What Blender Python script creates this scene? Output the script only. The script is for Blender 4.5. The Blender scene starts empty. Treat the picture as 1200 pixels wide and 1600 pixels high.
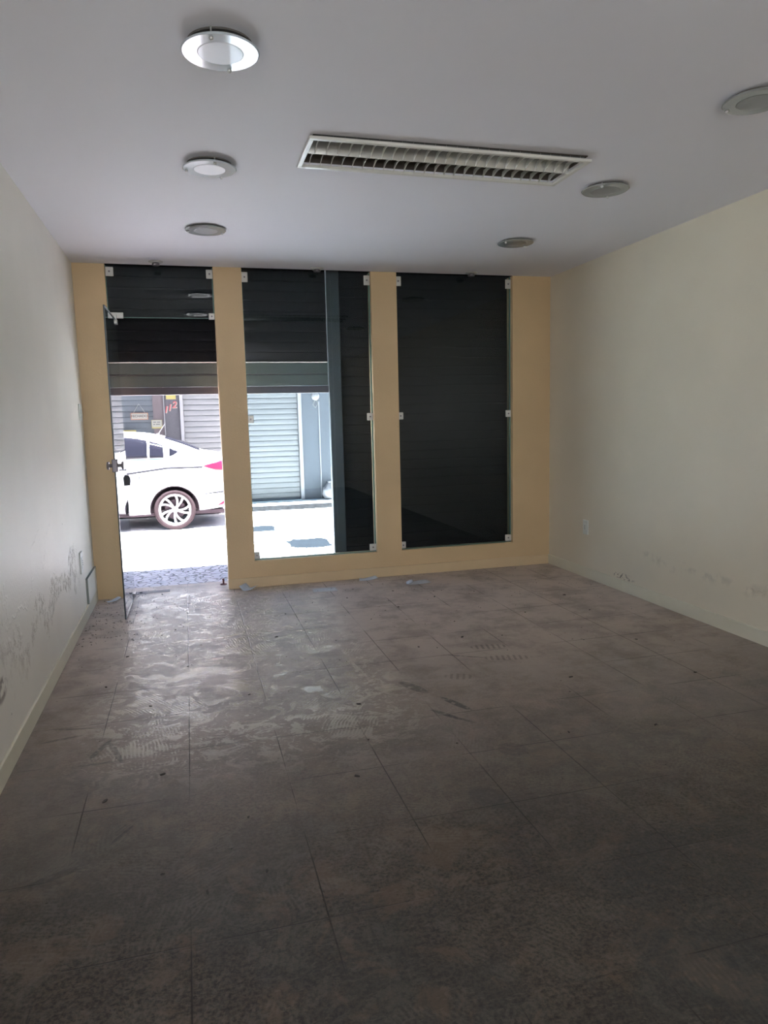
import bpy, bmesh, math, random
from mathutils import Vector, Matrix
random.seed(7)
C = bpy.context.scene.collection
SC = bpy.context.scene
pi = math.pi

# ------------------------------------------------------------------ camera
Rv = Vector((0.96481125, -0.26184691, -0.02398844))
Uv = Vector((0.05602296, 0.11557062, 0.99171813))
Fv = Vector((0.25690597, 0.95816472, -0.12617328))
cam = bpy.data.objects.new('camera', bpy.data.cameras.new('camera'))
C.objects.link(cam)
M3 = Matrix((Rv, Uv, -Fv)).transposed()
cam.matrix_world = Matrix.Translation((0.7667, -6.0506, 1.3696)) @ M3.to_4x4()
cam.data.sensor_fit = 'VERTICAL'; cam.data.sensor_height = 36.0
cam.data.lens = 1131.3 / 1600 * 36.0
cam.data.clip_start = 0.02; cam.data.clip_end = 300
SC.camera = cam

# ------------------------------------------------------------------ light
SC.view_settings.view_transform = 'Standard'
SC.view_settings.look = 'None'
SC.view_settings.gamma = 1.0
SC.view_settings.use_curve_mapping = False
SC.view_settings.exposure = 0.84
world = bpy.data.worlds.new('World'); SC.world = world; world.use_nodes = True
wn = world.node_tree.nodes; wl = world.node_tree.links
bgd = wn['Background']
sky = wn.new('ShaderNodeTexSky'); sky.sky_type = 'HOSEK_WILKIE'
sky.sun_direction = (0.08, -0.16, 0.98); sky.turbidity = 3.0; sky.ground_albedo = 0.4
wl.new(sky.outputs[0], bgd.inputs[0]); bgd.inputs[1].default_value = 7.0

sun_d = bpy.data.lights.new('sun', 'SUN'); sun_d.energy = 110.0; sun_d.angle = math.radians(0.8)
sun_d.color = (0.93, 0.95, 1.0)
sun = bpy.data.objects.new('sun', sun_d); C.objects.link(sun)
sun.rotation_euler = Vector((-0.10, 0.155, -0.98)).to_track_quat('-Z', 'Y').to_euler()
sun.location = (2, 2, 12)

fill_d = bpy.data.lights.new('rear_fill_light', 'AREA'); fill_d.shape = 'RECTANGLE'
fill_d.size = 1.7; fill_d.size_y = 1.4; fill_d.energy = 50.0; fill_d.color = (0.95, 0.96, 1.0)
fill = bpy.data.objects.new('rear_fill_light', fill_d); C.objects.link(fill)
fill.location = (1.0, -8.80, 1.6); fill.rotation_euler = (math.radians(90), 0, 0)   # added fill lamp outside the added rear window, shining in (+y)

# ------------------------------------------------------------------ material helpers
def new_mat(name):
    m = bpy.data.materials.new(name); m.use_nodes = True
    return m, m.node_tree.nodes, m.node_tree.links, m.node_tree.nodes['Principled BSDF']
def pmat(name, col, rough=0.5, metal=0.0, spec=0.5, noise=0.0, nscale=20, bump=0.0, coat=0.0):
    m, n, l, b = new_mat(name)
    b.inputs['Base Color'].default_value = (*col, 1)
    b.inputs['Roughness'].default_value = rough
    b.inputs['Metallic'].default_value = metal
    b.inputs['Specular IOR Level'].default_value = spec
    b.inputs['Coat Weight'].default_value = coat
    if noise or bump:
        tc = n.new('ShaderNodeTexCoord'); nz = n.new('ShaderNodeTexNoise')
        nz.inputs['Scale'].default_value = nscale; nz.inputs['Detail'].default_value = 6
        l.new(tc.outputs['Object'], nz.inputs['Vector'])
        if noise:
            mx = n.new('ShaderNodeMix'); mx.data_type = 'RGBA'
            mx.inputs[6].default_value = (*[c*(1-noise) for c in col], 1)
            mx.inputs[7].default_value = (*[min(1, c*(1+noise)) for c in col], 1)
            l.new(nz.outputs['Fac'], mx.inputs[0]); l.new(mx.outputs[2], b.inputs['Base Color'])
        if bump:
            bp = n.new('ShaderNodeBump'); bp.inputs['Strength'].default_value = bump
            bp.inputs['Distance'].default_value = 0.01
            l.new(nz.outputs['Fac'], bp.inputs['Height']); l.new(bp.outputs[0], b.inputs['Normal'])
    return m
class NT:
    """tiny node-expression helper"""
    def __init__(s, m): s.n = m.node_tree.nodes; s.l = m.node_tree.links
    def put(s, node, idx, v):
        if isinstance(v, (int, float)): node.inputs[idx].default_value = v
        else: s.l.new(v, node.inputs[idx])
    def m(s, op, a, b=0.0, c=None, clamp=False):
        k = s.n.new('ShaderNodeMath'); k.operation = op; k.use_clamp = clamp
        s.put(k, 0, a); s.put(k, 1, b)
        if c is not None: s.put(k, 2, c)
        return k.outputs[0]
    def ramp(s, v, lo, hi, a=0.0, b=1.0):
        k = s.n.new('ShaderNodeMapRange'); k.clamp = True; k.interpolation_type = 'SMOOTHSTEP'
        s.put(k, 0, v); k.inputs[1].default_value = lo; k.inputs[2].default_value = hi
        k.inputs[3].default_value = a; k.inputs[4].default_value = b
        return k.outputs[0]
    def noise(s, vec, scale, detail=4, rough=0.5, dist=0.0):
        k = s.n.new('ShaderNodeTexNoise'); s.l.new(vec, k.inputs['Vector'])
        k.inputs['Scale'].default_value = scale; k.inputs['Detail'].default_value = detail
        k.inputs['Roughness'].default_value = rough; k.inputs['Distortion'].default_value = dist
        return k.outputs['Fac']
    def mix(s, f, a, b):
        k = s.n.new('ShaderNodeMix'); k.data_type = 'RGBA'
        s.put(k, 0, f)
        for i, v in ((6, a), (7, b)):
            if isinstance(v, tuple): k.inputs[i].default_value = (*v, 1)
            else: s.l.new(v, k.inputs[i])
        return k.outputs[2]
    def xyz(s, vec):
        k = s.n.new('ShaderNodeSeparateXYZ'); s.l.new(vec, k.inputs[0]); return k.outputs
    def obj(s): return s.n.new('ShaderNodeTexCoord').outputs['Object']
    def bump(s, h, strength, dist, normal=None):
        k = s.n.new('ShaderNodeBump'); k.inputs['Strength'].default_value = strength
        k.inputs['Distance'].default_value = dist; s.l.new(h, k.inputs['Height'])
        if normal: s.l.new(normal, k.inputs['Normal'])
        return k.outputs[0]
    def blob(s, X, Y, cx, cy, rx, ry, ang=0.0, soft=0.5):
        ca, sa = math.cos(ang), math.sin(ang)
        dx = s.m('SUBTRACT', X, cx); dy = s.m('SUBTRACT', Y, cy)
        u = s.m('DIVIDE', s.m('ADD', s.m('MULTIPLY', dx, ca), s.m('MULTIPLY', dy, sa)), rx)
        v = s.m('DIVIDE', s.m('SUBTRACT', s.m('MULTIPLY', dy, ca), s.m('MULTIPLY', dx, sa)), ry)
        r = s.m('ADD', s.m('MULTIPLY', u, u), s.m('MULTIPLY', v, v))
        return s.ramp(r, 1.0, soft, 0.0, 1.0) if False else s.m('SUBTRACT', 1.0, s.ramp(r, soft, 1.0))

def glass_mat(name, tint=(0.86, 0.94, 0.90), rough=0.0, haze=0.0, hazecol=(.6, .7, .7)):
    m = bpy.data.materials.new(name); m.use_nodes = True
    n = m.node_tree.nodes; l = m.node_tree.links; n.remove(n['Principled BSDF'])
    tr = n.new('ShaderNodeBsdfTransparent'); tr.inputs[0].default_value = (*tint, 1)
    gl = n.new('ShaderNodeBsdfGlossy'); gl.inputs['Roughness'].default_value = rough
    fr = n.new('ShaderNodeFresnel'); fr.inputs[0].default_value = 1.5
    mx = n.new('ShaderNodeMixShader')
    l.new(fr.outputs[0], mx.inputs[0]); l.new(tr.outputs[0], mx.inputs[1]); l.new(gl.outputs[0], mx.inputs[2])
    last = mx.outputs[0]
    if haze:
        df = n.new('ShaderNodeBsdfDiffuse'); df.inputs[0].default_value = (*hazecol, 1)
        m2 = n.new('ShaderNodeMixShader'); m2.inputs[0].default_value = haze
        l.new(last, m2.inputs[1]); l.new(df.outputs[0], m2.inputs[2]); last = m2.outputs[0]
    l.new(last, n['Material Output'].inputs[0])
    return m

# ------------------------------------------------------------------ mesh helpers
def box(bm, x0, x1, y0, y1, z0, z1):
    vs = [bm.verts.new(p) for p in ((x0,y0,z0),(x1,y0,z0),(x1,y1,z0),(x0,y1,z0),(x0,y0,z1),(x1,y0,z1),(x1,y1,z1),(x0,y1,z1))]
    for f in ((0,3,2,1),(4,5,6,7),(0,1,5,4),(1,2,6,5),(2,3,7,6),(3,0,4,7)): bm.faces.new([vs[i] for i in f])
    return vs
def cyl(bm, c, r, h, axis='Z', seg=24, r2=None):
    mt = {'Z': Matrix.Identity(4), 'Y': Matrix.Rotation(pi/2, 4, 'X'), 'X': Matrix.Rotation(pi/2, 4, 'Y')}[axis]
    bmesh.ops.create_cone(bm, cap_ends=True, segments=seg, radius1=r, radius2=r if r2 is None else r2, depth=h,
                          matrix=Matrix.Translation(c) @ mt)
def lathe(bm, prof, axis='Z', seg=48, origin=(0,0,0), close=False, caps=True):
    """prof: list of (r, h); revolved about axis"""
    rings = []
    for r, h in prof:
        ring = []
        for i in range(seg):
            a = 2*pi*i/seg; x, y = r*math.cos(a), r*math.sin(a)
            p = (x, y, h) if axis == 'Z' else ((x, h, y) if axis == 'Y' else (h, x, y))
            ring.append(bm.verts.new([p[k]+origin[k] for k in range(3)]))
        rings.append(ring)
    n = len(rings)
    for j in range(n if close else n-1):
        a, b = rings[j], rings[(j+1) % n]
        for i in range(seg):
            bm.faces.new((a[i], a[(i+1) % seg], b[(i+1) % seg], b[i]))
    if not close and caps:
        for rg in (rings[0], rings[-1]):
            if (rg[0].co - rg[seg//2].co).length > 1e-4: bm.faces.new(rg)
def tube(bm, pts, r, seg=8):
    pts = [Vector(p) for p in pts]; rings = []
    for i, p in enumerate(pts):
        d = (pts[min(i+1, len(pts)-1)] - pts[max(i-1, 0)]).normalized()
        a = d.orthogonal().normalized(); 
        if rings:
            a = (prev - d*prev.dot(d)).normalized()
        prev = a; b = d.cross(a)
        rings.append([bm.verts.new(p + (a*math.cos(2*pi*k/seg) + b*math.sin(2*pi*k/seg))*r) for k in range(seg)])
    for i in range(len(rings)-1):
        for k in range(seg): bm.faces.new((rings[i][k], rings[i][(k+1) % seg], rings[i+1][(k+1) % seg], rings[i+1][k]))
    bm.faces.new(rings[0]); bm.faces.new(rings[-1])
def obj(name, bm, mat, parent=None, smooth=False, bevel=0.0, loc=None, seg=2):
    bmesh.ops.recalc_face_normals(bm, faces=bm.faces[:])
    me = bpy.data.meshes.new(name); bm.to_mesh(me); bm.free()
    o = bpy.data.objects.new(name, me); C.objects.link(o)
    for mm in (mat if isinstance(mat, (list, tuple)) else [mat]): me.materials.append(mm)
    if parent: o.parent = parent
    if loc: o.location = loc
    if smooth:
        for p in me.polygons: p.use_smooth = True
    if bevel:
        md = o.modifiers.new('bevel', 'BEVEL'); md.width = bevel; md.segments = seg; md.limit_method = 'ANGLE'
    return o
def boxo(name, dims, mat, parent=None, bevel=0.0):
    bm = bmesh.new(); box(bm, *dims); return obj(name, bm, mat, parent, bevel=bevel)
def thing(name, label, cat, loc=(0,0,0), rz=0.0, group=None):
    o = bpy.data.objects.new(name, None); C.objects.link(o); o.empty_display_size = 0.05
    o.location = loc; o.rotation_euler = (0, 0, rz); o['label'] = label; o['category'] = cat
    if group: o['group'] = group
    return o
def tag(o, label, cat, group=None, kind=None):
    if label: o['label'] = label
    if cat: o['category'] = cat
    if group: o['group'] = group
    if kind: o['kind'] = kind
    return o
def st(o, label=None, cat=None):
    o['kind'] = 'structure'
    if label: o['label'] = label
    if cat: o['category'] = cat
    return o
def struct_empty(name, label, cat, loc=(0,0,0), rz=0.0):
    o = thing(name, label, cat, loc, rz); o['kind'] = 'structure'; return o
def text_mesh(name, body, size, mat, parent, loc, rot=(pi/2, 0, 0), depth=0.002, shear=0.0, bold=0.0):
    cu = bpy.data.curves.new(name, 'FONT'); cu.body = body; cu.size = size; cu.extrude = depth
    cu.shear = shear; cu.offset = bold; cu.align_x = 'CENTER'; cu.align_y = 'CENTER'
    t = bpy.data.objects.new(name+'_tmp', cu); C.objects.link(t)
    bpy.context.view_layer.update()
    me = bpy.data.meshes.new_from_object(t.evaluated_get(bpy.context.evaluated_depsgraph_get()))
    bpy.data.objects.remove(t); bpy.data.curves.remove(cu)
    me.name = name; me.materials.clear(); me.materials.append(mat)
    o = bpy.data.objects.new(name, me); C.objects.link(o); o.parent = parent; o.location = loc; o.rotation_euler = rot
    return o

# ------------------------------------------------------------------ dimensions
W, H = 3.98, 2.6
YB = -8.6            # rear wall
FT = 0.12            # front wall thickness

# ------------------------------------------------------------------ wall / ceiling / floor materials
def wall_mat(name, col, axis, kind):
    m, n, l, b = new_mat(name); t = NT(m)
    vec = t.obj(); X, Y, Z = t.xyz(vec)
    U = Y if axis == 'Y' else X
    big = t.noise(vec, 1.3, 3); fine = t.noise(vec, 60, 4)
    c = t.mix(t.ramp(big, .35, .7), tuple(k*0.96 for k in col), tuple(min(1, k*1.03) for k in col))
    # small dark flecks and holes
    vo = n.new('ShaderNodeTexVoronoi'); l.new(vec, vo.inputs['Vector']); vo.inputs['Scale'].default_value = 7
    sep = n.new('ShaderNodeSeparateColor'); l.new(vo.outputs['Color'], sep.inputs[0])
    rad = t.m('MULTIPLY', t.m('SUBTRACT', sep.outputs[1], 0.45, clamp=True), 0.075)
    rad = t.m('MULTIPLY', rad, t.ramp(Z, 0.2, 2.2, 1.0, 0.5))
    dot = t.m('LESS_THAN', vo.outputs['Distance'], rad)
    dot = t.m('MULTIPLY', dot, t.m('GREATER_THAN', sep.outputs[0], 0.55 if kind == 'left' else .72))
    c = t.mix(t.m('MULTIPLY', dot, 0.8), c, (0.10, 0.09, 0.07))
    h = t.m('ADD', t.m('MULTIPLY', fine, 0.15), t.m('MULTIPLY', big, 1.5))
    if kind == 'left':
        # rising damp: blistered, flaking band over the baseboard
        wob = t.m('MULTIPLY', t.m('SUBTRACT', t.noise(vec, 2.2, 5), .5), 0.9)
        zc = t.m('ADD', 0.42, wob)
        band = t.m('SUBTRACT', 1.0, t.ramp(t.m('ABSOLUTE', t.m('SUBTRACT', Z, zc)), 0.01, 0.13))
        yr = t.m('MULTIPLY', t.ramp(Y, -0.7, -1.2), t.ramp(Y, -4.6, -3.8))
        blis = t.ramp(t.noise(vec, 16, 6, .65), .47, .66)
        f = t.m('MULTIPLY', t.m('MULTIPLY', band, yr), blis)
        c = t.mix(t.m('MULTIPLY', f, .55), c, (0.56, 0.50, 0.42))
        spots = t.m('MULTIPLY', t.m('MULTIPLY', band, yr), t.ramp(t.noise(vec, 34, 5, .6), .62, .70))
        c = t.mix(t.m('MULTIPLY', spots, .40), c, (0.20, 0.16, 0.12))
        bs = t.blob(Y, Z, -2.99, 0.34, 0.12, 0.06, 0, .3)
        c = t.mix(t.m('MULTIPLY', t.m('MULTIPLY', bs, t.ramp(t.noise(vec, 22, 5), .42, .58)), .8), c, (0.13, 0.08, 0.05))
        crack = t.m('SUBTRACT', 1.0, t.ramp(t.m('ABSOLUTE', t.m('SUBTRACT', Z, t.m('ADD', t.m('MULTIPLY', Y, .25), t.m('ADD', 1.28, wob)))), 0.0, 0.012))
        crack = t.m('MULTIPLY', crack, t.m('MULTIPLY', t.ramp(Y, -1.0, -1.4), t.ramp(Y, -3.2, -2.9)))
        h = t.m('ADD', h, t.m('ADD', t.m('MULTIPLY', f, 4.5), t.m('MULTIPLY', crack, .18)))
        h = t.m('SUBTRACT', h, t.m('MULTIPLY', spots, 1.6))
    if kind == 'right':
        wob = t.m('MULTIPLY', t.m('SUBTRACT', t.noise(vec, 3, 4), .5), 0.22)
        band = t.m('SUBTRACT', 1.0, t.ramp(t.m('ABSOLUTE', t.m('SUBTRACT', Z, t.m('ADD', 0.31, wob))), 0.0, 0.05))
        yr = t.m('MULTIPLY', t.ramp(Y, -1.2, -1.5), t.ramp(Y, -4.6, -3.8))
        f = t.m('MULTIPLY', t.m('MULTIPLY', band, yr), t.ramp(t.noise(vec, 14, 5), .42, .62))
        c = t.mix(t.m('MULTIPLY', f, .35), c, (0.42, 0.38, 0.30))
        sp = t.m('MULTIPLY', t.blob(Y, Z, -1.2, 0.115, 0.17, 0.03, 0, .3), t.ramp(t.noise(vec, 45, 3), .53, .6))
        c = t.mix(t.m('MULTIPLY', sp, .85), c, (0.12, 0.10, 0.08))
        h = t.m('ADD', h, t.m('MULTIPLY', f, .7))
    l.new(c, b.inputs['Base Color'])
    b.inputs['Roughness'].default_value = {'left': .46, 'right': .45}.get(kind, .48)
    b.inputs['Specular IOR Level'].default_value = 0.4
    l.new(t.bump(h, .55, .012), b.inputs['Normal'])
    return m
M_left = wall_mat('cream_paint_left', (0.82, 0.785, 0.70), 'Y', 'left')
M_right = wall_mat('cream_paint_right', (0.74, 0.67, 0.53), 'Y', 'right')
M_front = wall_mat('tan_paint_front', (0.64, 0.462, 0.262), 'X', 'front')
M_base = pmat('cream_baseboard', (0.72, 0.68, 0.54), .4, noise=.06, nscale=9, bump=.08)
M_basef = pmat('tan_baseboard', (0.64, 0.48, 0.29), .4, noise=.06, nscale=9, bump=.08)
M_ceil = pmat('white_ceiling_paint', (0.85, 0.835, 0.86), .62, spec=.25, noise=.02, nscale=1.2, bump=.05)

def floor_mat():
    m, n, l, b = new_mat('worn_stone_floor_tile'); t = NT(m)
    vec = t.obj(); X, Y, Z = t.xyz(vec)
    # speckled stone
    g1 = t.noise(vec, 85, 4, .75); g2 = t.noise(vec, 45, 5, .7); g3 = t.noise(vec, 1.1, 4, .6); g4 = t.noise(vec, 4.5, 7, .75, .8)
    c = t.mix(t.ramp(g1, .38, .62), (0.010, 0.007, 0.005), (0.066, 0.048, 0.035))
    c = t.mix(t.m('MULTIPLY', t.ramp(g2, .45, .65), .6), c, (0.080, 0.066, 0.055))
    c = t.mix(t.m('MULTIPLY', t.ramp(g3, .46, .58), .50), c, (0.030, 0.030, 0.028))
    c = t.mix(t.m('MULTIPLY', t.ramp(g4, .50, .62), .55), c, (0.10, 0.068, 0.046))
    # per-tile tone
    ix = t.m('DIVIDE', t.m('SUBTRACT', X, 0.703), 0.372); iy = t.m('DIVIDE', t.m('ADD', Y, 2.595), 0.404)
    cmb = n.new('ShaderNodeCombineXYZ'); l.new(t.m('FLOOR', ix), cmb.inputs[0]); l.new(t.m('FLOOR', iy), cmb.inputs[1])
    wnz = n.new('ShaderNodeTexWhiteNoise'); l.new(cmb.outputs[0], wnz.inputs[0])
    c = t.mix(t.m('MULTIPLY', wnz.outputs[0], .20), c, (0.09, 0.077, 0.066))
    # joints
    fx = t.m('ABSOLUTE', t.m('SUBTRACT', t.m('FRACT', t.m('ADD', ix, .5)), .5))
    fy = t.m('ABSOLUTE', t.m('SUBTRACT', t.m('FRACT', t.m('ADD', iy, .5)), .5))
    jx = t.m('SUBTRACT', 1.0, t.ramp(fx, 0.003, 0.008)); jy = t.m('SUBTRACT', 1.0, t.ramp(fy, 0.003, 0.008))
    j = t.m('MAXIMUM', jx, jy)
    j = t.m('MULTIPLY', j, t.ramp(t.noise(vec, 1.7, 3), .42, .56, .04, 1.0))
    # dust smears swept in front of the door, its glare put into their colour
    wrp = n.new('ShaderNodeTexNoise'); l.new(vec, wrp.inputs['Vector']); wrp.inputs['Scale'].default_value = 3.0; wrp.inputs['Detail'].default_value = 3
    va = n.new('ShaderNodeVectorMath'); va.operation = 'MULTIPLY_ADD'; l.new(wrp.outputs['Color'], va.inputs[0]); va.inputs[1].default_value = (.35, .35, 0); l.new(vec, va.inputs[2])
    vo = n.new('ShaderNodeTexVoronoi'); l.new(va.outputs[0], vo.inputs['Vector']); vo.inputs['Scale'].default_value = 4.2
    sep = n.new('ShaderNodeSeparateColor'); l.new(vo.outputs['Color'], sep.inputs[0])
    ang = t.m('MULTIPLY', sep.outputs[0], 3.1416)
    u = t.m('ADD', t.m('MULTIPLY', X, t.m('COSINE', ang)), t.m('MULTIPLY', Y, t.m('SINE', ang)))
    wob = t.m('MULTIPLY', t.noise(vec, 4, 2), 22.0)
    comb = t.ramp(t.m('SINE', t.m('ADD', t.m('MULTIPLY', u, 400.0), wob)), -.4, .5)
    gate = t.m('MULTIPLY', t.ramp(t.noise(vec, 9, 5, .6, .6), .46, .56), t.m('GREATER_THAN', sep.outputs[1], .50))
    comb = t.m('MULTIPLY', comb, gate)
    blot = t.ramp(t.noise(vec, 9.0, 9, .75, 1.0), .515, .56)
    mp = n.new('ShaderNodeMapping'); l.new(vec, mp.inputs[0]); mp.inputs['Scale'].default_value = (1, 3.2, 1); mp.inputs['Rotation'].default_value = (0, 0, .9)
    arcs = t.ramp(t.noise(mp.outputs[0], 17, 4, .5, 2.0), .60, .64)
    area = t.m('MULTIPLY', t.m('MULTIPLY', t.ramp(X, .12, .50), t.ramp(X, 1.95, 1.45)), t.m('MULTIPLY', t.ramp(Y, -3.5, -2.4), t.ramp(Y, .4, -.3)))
    dust_glare = t.m('MAXIMUM', comb, t.m('MAXIMUM', t.m('MULTIPLY', blot, .75), t.m('MULTIPLY', arcs, .9)))
    dust_glare = t.m('MULTIPLY', dust_glare, t.m('ADD', t.m('MULTIPLY', area, .95), .05))
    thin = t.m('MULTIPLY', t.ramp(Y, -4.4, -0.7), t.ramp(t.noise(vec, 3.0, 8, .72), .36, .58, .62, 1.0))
    c = t.mix(t.m('MULTIPLY', thin, .88), c, (0.64, 0.53, 0.46))  # paler towards the shopfront: dusty layer plus front light put into the colour
    c = t.mix(t.m('MULTIPLY', dust_glare, .50), c, (0.86, 0.80, 0.64))
    # dark scuffs
    def scuff(cx, cy, rx, ry, a, k=.7, tread=False):
        nonlocal c
        f = t.blob(X, Y, cx, cy, rx, ry, a, .55)
        if tread:
            ca, sa = math.cos(a), math.sin(a)
            uu = t.m('ADD', t.m('MULTIPLY', X, ca), t.m('MULTIPLY', Y, sa))
            f = t.m('MULTIPLY', f, t.ramp(t.m('SINE', t.m('MULTIPLY', uu, 190.0)), -.1, .5))
        else: f = t.m('MULTIPLY', f, t.ramp(t.noise(vec, 38, 4), .30, .52))
        c = t.mix(t.m('MULTIPLY', f, k), c, (0.035, 0.034, 0.034))
    scuff(1.82, -2.62, .12, .035, -1.15, .6)
    scuff(1.95, -2.89, .12, .022, -1.18, .75)
    scuff(1.86, -3.00, .10, .018, -1.0, .6)
    scuff(1.90, -3.06, .10, .012, -.9, .5)
    scuff(2.45, -2.13, .13, .05, -.2, .45, True)
    scuff(2.47, -2.35, .16, .05, -.25, .40, True)
    scuff(2.25, -2.25, .14, .01, -.55, .55)
    scuff(2.10, -2.55, .09, .05, -.4, .35, True)
    scuff(2.00, -3.42, .07, .07, 0, .40)
    scuff(1.75, -3.75, .07, .10, .3, .45)
    scuff(.335, -2.88, .015, .11, -.38, .6); scuff(.40, -2.93, .015, .13, .30, .6); scuff(.35, -3.02, .10, .010, 0, .5)
    scuff(.16, -2.72, .10, .012, .2, .5); scuff(.20, -2.62, .10, .012, -.2, .5)
    scuff(2.25, -4.5, .55, .45, .6, .45); scuff(1.9, -4.05, .3, .35, .2, .3)
    scuff(.30, -3.78, .10, .02, .4, .55); scuff(.48, -3.60, .07, .008, 1.0, .6)
    c = t.mix(t.m('MULTIPLY', j, .85), c, (0.022, 0.018, 0.016))
    l.new(c, b.inputs['Base Color'])
    r = t.m('ADD', 0.38, t.m('MULTIPLY', t.noise(vec, 3.5, 5, .6), .18))
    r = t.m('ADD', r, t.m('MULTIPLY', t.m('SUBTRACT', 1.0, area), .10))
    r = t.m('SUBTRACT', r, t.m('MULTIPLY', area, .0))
    r = t.m('ADD', r, t.m('MULTIPLY', dust_glare, -.34))
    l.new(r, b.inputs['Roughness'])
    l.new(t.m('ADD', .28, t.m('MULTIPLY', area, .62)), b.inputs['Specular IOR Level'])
    h = t.m('ADD', t.m('MULTIPLY', dust_glare, .5), t.m('MULTIPLY', g1, .18))
    h = t.m('SUBTRACT', h, t.m('MULTIPLY', j, .8))
    h = t.m('ADD', h, t.m('MULTIPLY', t.noise(vec, 3.0, 2), 1.6))
    l.new(t.bump(h, .5, .006), b.inputs['Normal'])
    return m
M_floor = floor_mat()

def cobble_mat():
    m, n, l, b = new_mat('white_cobble_paving'); t = NT(m)
    vec = t.obj()
    mp = n.new('ShaderNodeMapping'); l.new(vec, mp.inputs[0]); mp.inputs['Scale'].default_value = (1, 1.15, 1)
    vo = n.new('ShaderNodeTexVoronoi'); vo.feature = 'DISTANCE_TO_EDGE'; l.new(mp.outputs[0], vo.inputs['Vector']); vo.inputs['Scale'].default_value = 13
    vc = n.new('ShaderNodeTexVoronoi'); l.new(mp.outputs[0], vc.inputs['Vector']); vc.inputs['Scale'].default_value = 13
    sep = n.new('ShaderNodeSeparateColor'); l.new(vc.outputs['Color'], sep.inputs[0])
    c = t.mix(sep.outputs[0], (0.52, 0.48, 0.53), (0.70, 0.66, 0.68))
    g = t.ramp(vo.outputs['Distance'], .03, .10)
    c = t.mix(t.m('SUBTRACT', 1.0, g), c, (0.10, 0.09, 0.095))
    l.new(c, b.inputs['Base Color']); b.inputs['Roughness'].default_value = .6
    l.new(t.bump(g, .6, .012), b.inputs['Normal'])
    return m
M_cobble = cobble_mat()
M_street = pmat('sunlit_concrete_street', (0.55, 0.52, 0.51), .85, noise=.10, nscale=2.5, bump=.15)
M_concrete = pmat('pale_concrete', (0.55, 0.53, 0.52), .85, noise=.12, nscale=8, bump=.2)
M_dirt = pmat('dirty_curb_stone', (0.016, 0.015, 0.016), .9, spec=.05, noise=.8, nscale=14, bump=.5)
M_glass = glass_mat('clear_green_glass', (0.74, 0.91, 0.93), haze=.004)
M_doorglass = glass_mat('door_glass', (0.86, 0.93, 0.95), haze=.03)
M_edge = pmat('glass_edge_green', (0.12, 0.22, 0.19), .25)
M_darkedge = pmat('dark_glass_edge', (0.03, 0.045, 0.05), .3)
M_metal = pmat('brushed_aluminium', (0.62, 0.62, 0.60), .32, metal=.8, noise=.08, nscale=40)
M_clamp = pmat('satin_white_clamp', (0.62, 0.61, 0.57), .35, metal=.2)
M_dmetal = pmat('dull_lock_metal', (0.20, 0.18, 0.19), .35, metal=.7)
M_black = pmat('black_plastic', (0.03, 0.03, 0.035), .45)
M_white = pmat('white_plastic', (0.72, 0.73, 0.68), .4)
M_outer = pmat('grey_render_exterior', (0.34, 0.33, 0.34), .9, noise=.15, nscale=6, bump=.2)
M_shut = pmat('black_painted_shutter', (0.0045, 0.0042, 0.0058), .55, spec=.12, noise=.25, nscale=14)
M_shutbar = pmat('grey_green_shutter_bar', (0.050, 0.058, 0.055), .5, noise=.15, nscale=14)
M_rail = pmat('dark_plum_rail', (0.035, 0.025, 0.035), .5)
M_post = pmat('dark_grey_post', (0.030, 0.033, 0.038), .5, noise=.15, nscale=10)

# ------------------------------------------------------------------ room shell
boxo_floor = boxo('floor', (0, W, YB, 0.335, -0.20, 0), M_floor); st(boxo_floor, 'worn brown speckled stone tile floor of the empty shop', 'floor')
bm = bmesh.new()
LX0, LX1, LY0, LY1 = 1.365, 2.695, -2.79, -2.43
for d in ((-.15, LX0, YB, 0.0), (LX1, W+.15, YB, 0.0), (LX0, LX1, YB, LY0), (LX0, LX1, LY1, 0.0)):
    box(bm, d[0], d[1], d[2], d[3], H, H+.16)
st(obj('ceiling', bm, M_ceil), 'smooth white plaster ceiling of the shop', 'ceiling')
st(boxo('wall_left', (-.15, 0, YB, .42, -.2, H), M_left), 'cream left wall with blistered damp paint near the floor', 'wall')
st(boxo('wall_right', (W, W+.15, YB, .42, -.2, H), M_right), 'cream right wall with a faint damp line', 'wall')
bm = bmesh.new()
PX = dict(d0=.232, d1=1.037, a0=1.258, a1=2.322, b0=2.545, b1=3.612)
for d in ((0, PX['d0'], 0, H), (PX['d1'], PX['a0'], 0, H), (PX['a1'], PX['b0'], 0, H), (PX['b1'], W, 0, H),
          (PX['a0'], PX['a1'], 0, .222), (PX['b0'], PX['b1'], 0, .222)):
    box(bm, d[0], d[1], 0.0, FT, d[2], d[3])
bmesh.ops.remove_doubles(bm, verts=bm.verts[:], dist=1e-5)
st(obj('wall_front', bm, M_front), 'tan shopfront wall of pillars between the glass panes', 'wall')
# rear wall with an added window behind the viewer, letting in fill light
bm = bmesh.new()
for d in ((-.15, .12, -.2, H), (1.88, W+.15, -.2, H), (.12, 1.88, -.2, .9), (.12, 1.88, 2.3, H)):
    box(bm, d[0], d[1], YB-.15, YB, d[2], d[3])
st(obj('wall_back', bm, M_right), 'cream rear wall with a wide added window for fill light', 'wall')
wb = struct_empty('fill_window', 'wide added rear window behind the viewer, letting in fill light', 'window', (1.0, YB-.07, .9))
bm = bmesh.new()
for d in ((-.88, -.84, 0, 1.4), (.84, .88, 0, 1.4), (-.02, .02, .04, 1.36), (-.84, .84, 0, .04), (-.84, .84, 1.36, 1.4)):
    box(bm, d[0], d[1], -.03, .03, d[2], d[3])
obj('fill_window_frame', bm, M_metal, wb)
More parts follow.
